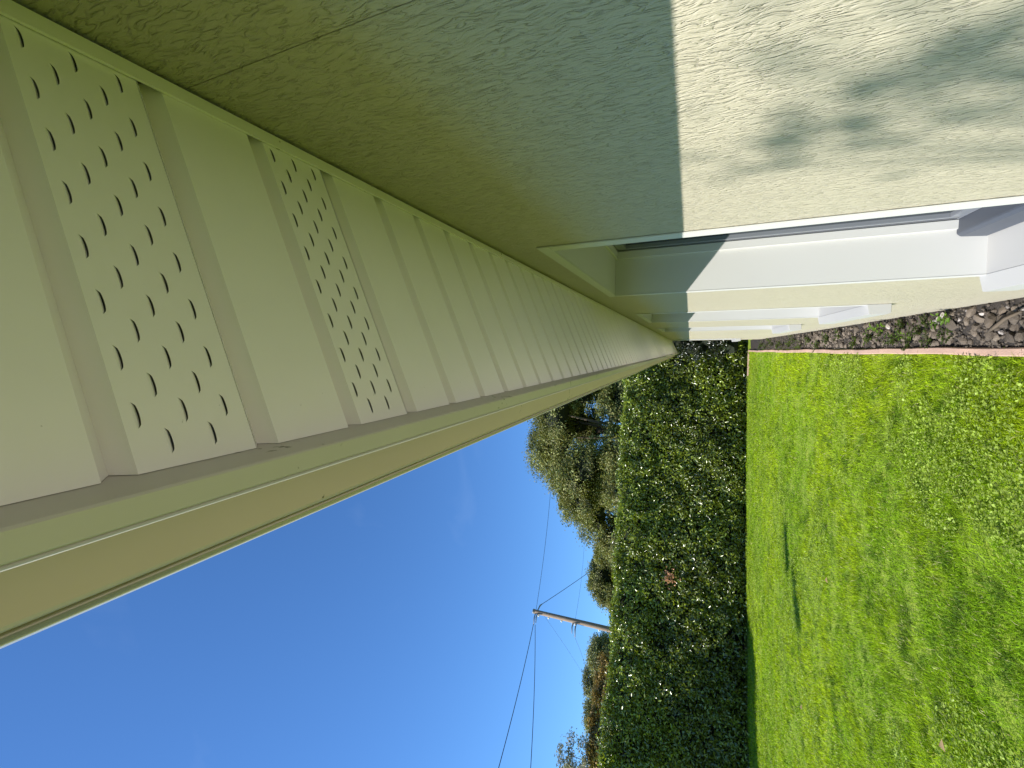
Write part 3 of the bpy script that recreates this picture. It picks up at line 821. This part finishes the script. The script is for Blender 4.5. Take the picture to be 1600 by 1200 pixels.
mb = MB(); mb.tube([(0.05, 0.05, 9.55), (0.28, 0.25, 9.45), (0.35, 0.3, 9.35)], [0.03, 0.04, 0.025], 7); mb.build("bracket", M_STEEL, pole, smooth=True)
def wire(p0, p1, sag, r, label):
    p0, p1 = Vector(p0), Vector(p1)
    pts = [p0.lerp(p1, i / 24) - Vector((0, 0, sag * 4 * (i / 24) * (1 - i / 24))) - p0 for i in range(25)]
    mb = MB(); mb.tube(pts, r, 5)
    o = obj("overhead_wire", mb.mesh("overhead_wire", True), M_WIRE); o.location = p0
    tag(o, label, "wire", "overhead wires on the utility pole")
PT = (-14.95, 21.9, 9.6)
wire((-15.3, 21.5, 9.6), (-17.4, 6.0, 7.6), 0.25, 0.017, "thick black wire running from the pole top steeply out of view, upper of the pair")
wire((-15.3, 21.5, 9.5), (-16.2, 6.0, 4.9), 0.25, 0.015, "thick black wire sagging from the pole top, lower of the pair")
wire((-14.8, 22.1, 9.65), (-2.5, 31.0, 11.3), 0.35, 0.011, "thin wire from the pole top to the big oak's crown")
wire((-14.55, 22.3, 9.4), (-15.6, 36.0, 5.8), 0.2, 0.016, "black wire dropping from the pole top behind the small oak")
wire((-14.9, 22.2, 9.4), (-25.5, 29.5, 7.6), 0.2, 0.005, "hair-thin wire from the pole top to the dark oak")
wire((-14.8, 22.1, 7.35), (-14.6, 34.0, 9.6), 0.15, 0.006, "faint wire leaving the pole's middle bracket away from view")
wire((-15.4, 21.6, 7.3), (-19.5, 22.4, 6.4), 0.15, 0.006, "faint wire leaving the pole's middle bracket to the left")

# ------------------------------------------------------------------ garden edging
ed = empty("garden_edging", (-0.03, 8.5, 0)); tag(ed, "pink concrete edging strip between the lawn and the stone bed", "edging")
seg = 1.22; y = 1.0; k = 0
while y < 16.0:
    y2 = min(y + seg, 16.1)
    mb = MB(); ys = np.linspace(y + 0.002, y2 - 0.002, 9)
    V = []; w_ = 0.0
    for i, yy in enumerate(ys):
        cx = -0.026 + 0.006 * math.sin(yy * 1.7) + 0.003 * math.sin(yy * 6.1) - 0.0015 * max(0, yy - 4)
        h_ = 0.036 + 0.006 * math.sin(yy * 4.3 + 1)
        for dx, dz in ((-0.027, -0.05), (-0.027, h_ - 0.006), (-0.020, h_), (0.018, h_ + 0.001), (0.026, h_ - 0.006), (0.026, -0.05)):
            V.append((cx + dx + 0.03, yy - 8.5, dz))
    Fc = []
    for i in range(8):
        for q in range(5): Fc.append((i * 6 + q, i * 6 + q + 1, i * 6 + q + 7, i * 6 + q + 6))
    Fc += [tuple(range(6)), tuple(range(48, 54))]
    mb.add(V, Fc); mb.build("edging_block", M_KERB, ed)
    y = y2; k += 1
# short return of the edging along the hedge foot
mb = MB(); mb.box(-0.85, -0.06, 7.62, 7.68, -0.05, 0.035); o = mb.build("edging_block", M_KERB, ed, bevel=0.005)

# ------------------------------------------------------------------ stones of the bed
def stone_mesh(seed, el=(1, 1, 1)):
    r_ = np.random.default_rng(seed)
    bm = bmesh.new(); bmesh.ops.create_icosphere(bm, subdivisions=2, radius=1.0)
    cut = [(unit(r_.normal(0, 1, (1, 3)))[0], r_.uniform(0.5, 0.82)) for _ in range(11)]
    for v_ in bm.verts:
        p = np.array(v_.co)
        for d, h in cut:
            q = p @ d
            if q > h: p = p - d * (q - h) * 0.98
        p *= 1 + 0.06 * math.sin(p[0] * 5 + seed) * math.cos(p[1] * 4)
        v_.co = p * np.array(el)
    me = bpy.data.meshes.new("stone"); bm.to_mesh(me); bm.free()
    return me
SM = [stone_mesh(i, (1, random.uniform(.75, 1.25), random.uniform(.55, .8))) for i in range(9)]
SP = [stone_mesh(30 + i, (1, random.uniform(.8, 1.2), random.uniform(.5, .8))) for i in range(4)]
for me in SM: me.materials.append(M_STONE)
for me in SP: me.materials.append(M_STONE_PALE)
placed = []
tries = 0
r_ = random.Random(4)
while len(placed) < 290 and tries < 20000:
    tries += 1
    yy = 2.6 + (r_.random() ** 1.5) * 6.5
    big = yy < 4.9
    rad = (r_.uniform(0.026, 0.056) if len(placed) < 150 else r_.uniform(0.018, 0.04)) if big else r_.uniform(0.016, 0.045)
    xx = r_.uniform(0.015 + rad * .5, 0.272 - rad * 0.7)
    if any((xx - a_) ** 2 + (yy - b_) ** 2 < (0.66 * (rad + c_)) ** 2 for a_, b_, c_ in placed): continue
    placed.append((xx, yy, rad))
    pale = (xx > 0.19 and r_.random() < 0.5 and yy < 4.4) or r_.random() < 0.03
    o = bpy.data.objects.new("stone", r_.choice(SP if pale else SM))
    zz_ = bed_z(np.array([[xx, yy]]))[0]
    o.location = (xx, yy, zz_ + rad * 0.42 - 0.004)
    if pale: rad *= 0.75
    o.scale = (rad, rad, rad); o.rotation_euler = (r_.uniform(-.4, .4), r_.uniform(-.4, .4), r_.uniform(0, 6.3))
    link(o, bed)
# small rubble between the stones
V = []; Fq = []
rub_n = 2600
rx = rng.uniform(0.005, 0.275, rub_n); ry_ = 2.6 + rng.random(rub_n) ** 1.3 * 10
rz = bed_z(np.stack([rx, ry_], 1))
oct_ = np.array([[1, 0, 0], [0, 1, 0], [-1, 0, 0], [0, -1, 0], [0, 0, 1], [0, 0, -1]], float)
of = np.array([[0, 1, 4], [1, 2, 4], [2, 3, 4], [3, 0, 4], [1, 0, 5], [2, 1, 5], [3, 2, 5], [0, 3, 5]])
sc_ = rng.uniform(0.006, 0.018, (rub_n, 1, 1)) * rng.uniform(0.6, 1.2, (rub_n, 6, 1))
th = rng.uniform(0, 6.28, rub_n); R = np.zeros((rub_n, 3, 3)); R[:, 0, 0] = np.cos(th); R[:, 0, 1] = -np.sin(th); R[:, 1, 0] = np.sin(th); R[:, 1, 1] = np.cos(th); R[:, 2, 2] = 0.7
Vr = np.einsum('nij,nkj->nki', R, oct_[None] * sc_) + np.stack([rx, ry_, rz + 0.004], 1)[:, None]
o = obj("rubble", mesh_np("rubble", Vr.reshape(-1, 3), (of[None] + (np.arange(rub_n) * 6)[:, None, None]).reshape(-1, 3)), M_STONE, bed); o["kind"] = "stuff"
# dead stick across the stones
mb = MB(); mb.tube([(0.10, 3.62, 0.10), (0.13, 3.52, 0.115), (0.17, 3.44, 0.115), (0.20, 3.30, 0.12)], [0.008, 0.011, 0.010, 0.006], 7)
tag(obj("dead_stick", mb.mesh("dead_stick", True), M_BARK), "dark dead stick lying on the brown stones", "stick")

# weeds
def weed(name, label, x, y, h, nst, leafL, tones, seed, spread=0.06):
    r_ = np.random.default_rng(seed)
    z0 = bed_z(np.array([[x, y]]))[0]
    root = empty(name, (x, y, z0)); tag(root, label, "weed", "weeds in the stone bed")
    mb = MB(); Cs = []; Ds = []
    for s_ in range(nst):
        a_ = r_.uniform(0, 6.28); e = Vector((math.cos(a_) * spread * r_.uniform(.3, 1), math.sin(a_) * spread * r_.uniform(.3, 1), h * r_.uniform(.6, 1)))
        if x + e.x > 0.26: e.x = 0.26 - x
        mb.tube([(0, 0, -0.01), (e.x * .3, e.y * .3, e.z * .55), e], [0.003, 0.0022, 0.0012], 5)
        for q in range(7):
            t_ = 0.3 + 0.7 * q / 6; p = np.array([e.x * t_, e.y * t_, e.z * t_]); an = r_.uniform(0, 6.28)
            d = np.array([math.cos(an), math.sin(an), 0.35]); Cs.append(p + d * leafL * .5); Ds.append(d)
    mb.build("stem", M_BARK, root)
    C = np.array(Cs); D = np.array(Ds); n = len(C)
    C[:, 0] = np.minimum(C[:, 0], 0.262 - x)
    Nn = unit(np.array([0, 0, 1.0]) + r_.normal(0, .35, (n, 3)))
    tn = np.array(tones)[r_.integers(0, len(tones), n)] * r_.uniform(.7, 1.25, (n, 1))
    obj("leaves", leaf_mesh("leaves", C, D, Nn, r_.uniform(.7, 1.2, n) * leafL, r_.uniform(.4, .6, n) * leafL, tn), M_WEED, root)
LG = [(0.16, 0.26, 0.04), (0.12, 0.22, 0.03)]; DG = [(0.05, 0.08, 0.015), (0.07, 0.10, 0.02)]
weed("weed", "bright yellow-green weed against the wall foot beside the pale stones", 0.215, 4.05, 0.13, 5, 0.045, LG, 1, 0.05)
weed("weed", "pale lanky weed with drooping stem in the middle of the bed", 0.10, 4.72, 0.15, 3, 0.035, LG, 2, 0.05)
weed("weed", "low dark green weed spreading beside the brown stones", 0.10, 4.15, 0.07, 9, 0.035, DG, 3, 0.09)
weed("weed", "dark leafy weed under the second window", 0.15, 4.55, 0.08, 9, 0.035, DG, 4, 0.09)
weed("weed", "dark weed clump next to the pink edging", 0.08, 5.1, 0.09, 9, 0.04, DG, 5, 0.09)
weed("weed", "tall light weed leaning on the wall past the pale stones", 0.20, 5.2, 0.17, 3, 0.05, LG, 6, 0.06)
for i, (xx, yy, lab) in enumerate([(0.19, 4.38, "dark weed pressed against the wall below the second sill"), (0.06, 4.45, "dark weed beside the edging opposite the second sill"), (0.12, 4.9, "dark bushy weed between the lanky weed and the edging"),
                                   (0.20, 4.85, "dark weed at the wall foot behind the lanky weed"), (0.05, 4.8, "flat dark weed touching the pink edging"), (0.16, 5.35, "dark weed in front of the tall leaning weed")]):
    weed("weed", lab, xx, yy, 0.07, 10, 0.03, DG, 60 + i, 0.08)
ORD = "first second third fourth fifth sixth seventh eighth ninth tenth eleventh twelfth thirteenth fourteenth fifteenth sixteenth".split()
for i in range(16):
    yy = 5.6 + i * 0.52; xx = 0.06 + 0.15 * random.random()
    weed("weed", "low green weed in the bed, %s beyond the near stones" % ORD[i], xx, yy, random.uniform(.07, .14), 8, 0.042, DG + [(0.10, 0.15, 0.03)], 20 + i, 0.11)

# ------------------------------------------------------------------ grass
NB = 560000
def sample_lawn(n):
    Y = 2.4 + (16.6 - 2.4) * rng.random(n) ** 1.6
    Xl = -1.08 * Y - 1.2
    X = Xl + (-0.052 - Xl) * rng.random(n)
    keep = (Y < hedge_y(X) + 0.1)
    return np.stack([X[keep], Y[keep]], 1)
P = sample_lawn(NB)
# thin out where tufts are loose so that darker hollows show
tuft = vnoise(P, 5.0, 51) * 0.6 + vnoise(P, 13.0, 52) * 0.4
P = P[rng.random(len(P)) < np.clip((tuft - 0.18) * 2.6, 0.25, 1)]
# rough margin out of view
Q = np.stack([rng.uniform(-7, -0.055, 26000), rng.uniform(-1.5, 2.4, 26000)], 1)
P = np.concatenate([P, Q]); n = len(P)
dist = np.hypot(P[:, 0], P[:, 1])
z0 = lawn_z(P)
big = vnoise(P, 0.55, 53); mid_ = vnoise(P, 2.4, 54); fine = vnoise(P, 8.0, 55)
lean = vnoise(P, 0.5, 56) * 2.5 + vnoise(P, 3.0, 57) * 3.0 + rng.normal(0, 1.1, n) - 1.2
ld = np.stack([np.cos(lean), np.sin(lean)], 1)
hgt = (0.020 + 0.026 * rng.random(n) ** 1.5) * (0.6 + 0.8 * mid_)
reach = hgt * rng.uniform(0.5, 2.1, n)
wd = (0.0024 + 0.0020 * rng.random(n)) * (0.70 + dist / 6.5)
face = rng.uniform(0, 6.28, n); sd = np.stack([np.cos(face), np.sin(face), np.zeros(n)], 1) * wd[:, None] * 0.5
b0 = np.column_stack([P, z0 - 0.004])
m0 = b0 + np.column_stack([ld * (reach * 0.35)[:, None], hgt * 0.75]); t0 = b0 + np.column_stack([ld * reach[:, None], hgt * rng.uniform(0.7, 1.05, n)])
V = np.stack([b0 - sd, b0 + sd, m0 + sd * 0.9, m0 - sd * 0.9, t0], 1).reshape(-1, 3)
i0 = np.arange(n) * 5
Fq = np.stack([i0, i0 + 1, i0 + 2, i0 + 3], 1); Ft = np.stack([i0 + 3, i0 + 2, i0 + 4], 1)
ca = np.array([0.225, 0.375, 0.010]); cb = np.array([0.355, 0.475, 0.012]); cc_ = np.array([0.11, 0.21, 0.012])
wmix = np.clip((big * 0.55 + mid_ * 0.45 - 0.32) * 2.4, 0, 1)[:, None]
tone = ca * (1 - wmix) + cb * wmix
dk = np.clip((fine - 0.62) * 4, 0, 1)[:, None] * 0.9; tone = tone * (1 - dk) + cc_ * dk
tone = tone * rng.uniform(0.32, 1.42, (n, 1))
dry = rng.random(n) < 0.035; tone[dry] = np.array([0.55, 0.52, 0.24]) * rng.uniform(.7, 1.1, (dry.sum(), 1))
gr = obj("grass", mesh_np("grass", V, [Fq, Ft], np.repeat(tone, 5, 0)), M_GRASS)
tag(gr, "short sunlit green grass of the lawn", "grass", kind="stuff")
# broad-leaved clover and plantain patches
cl = sample_lawn(150000)
pv = vnoise(cl, 1.1, 61) * 0.65 + vnoise(cl, 4.5, 62) * 0.35
cl = cl[(pv > 0.60)]; n = len(cl)
C = np.column_stack([cl, lawn_z(cl) + rng.uniform(0.022, 0.05, n)])
an = rng.uniform(0, 6.28, n); D = np.column_stack([np.cos(an), np.sin(an), rng.uniform(-.1, .6, n)])
Nn = unit(np.array([0, 0, 1.0]) + rng.normal(0, .4, (n, 3)))
L = rng.uniform(0.016, 0.034, n) * (0.8 + 0.03 * np.hypot(cl[:, 0], cl[:, 1])); tone = np.array([0.32, 0.42, 0.07]) * rng.uniform(.45, 1.35, (n, 1))
o = obj("clover", leaf_mesh("clover", C, D, Nn, L, L * rng.uniform(.5, .75, n), tone, 0.12, 0.1), M_WEED)
tag(o, "patches of broad-leaved clover in the lawn", "clover", kind="stuff")

# fallen leaves and a few flowers
for i, (x_, y_, lab) in enumerate([(-5.62, 7.55, "withered tan leaf lying on the lawn left of the thin shadow"), (-2.86, 3.83, "small tan leaf at the near left corner of the lawn"), (-3.05, 6.6, "pale fallen leaf in the middle of the lawn")]):
    z_ = lawn_z(np.array([[x_, y_]]))[0] + 0.06
    me = leaf_mesh("fallen_leaf", np.zeros((1, 3)), np.array([[0.8, 0.5, 0.3]]), np.array([[0.1, -0.5, 0.9]]), np.array([0.075]), np.array([0.04]), np.array([[0.55, 0.38, 0.20]]), 0.3, 0.3)
    o = obj("fallen_leaf", me, M_TREELEAF, loc=(x_, y_, z_)); tag(o, lab, "leaf", "fallen leaves on the lawn")
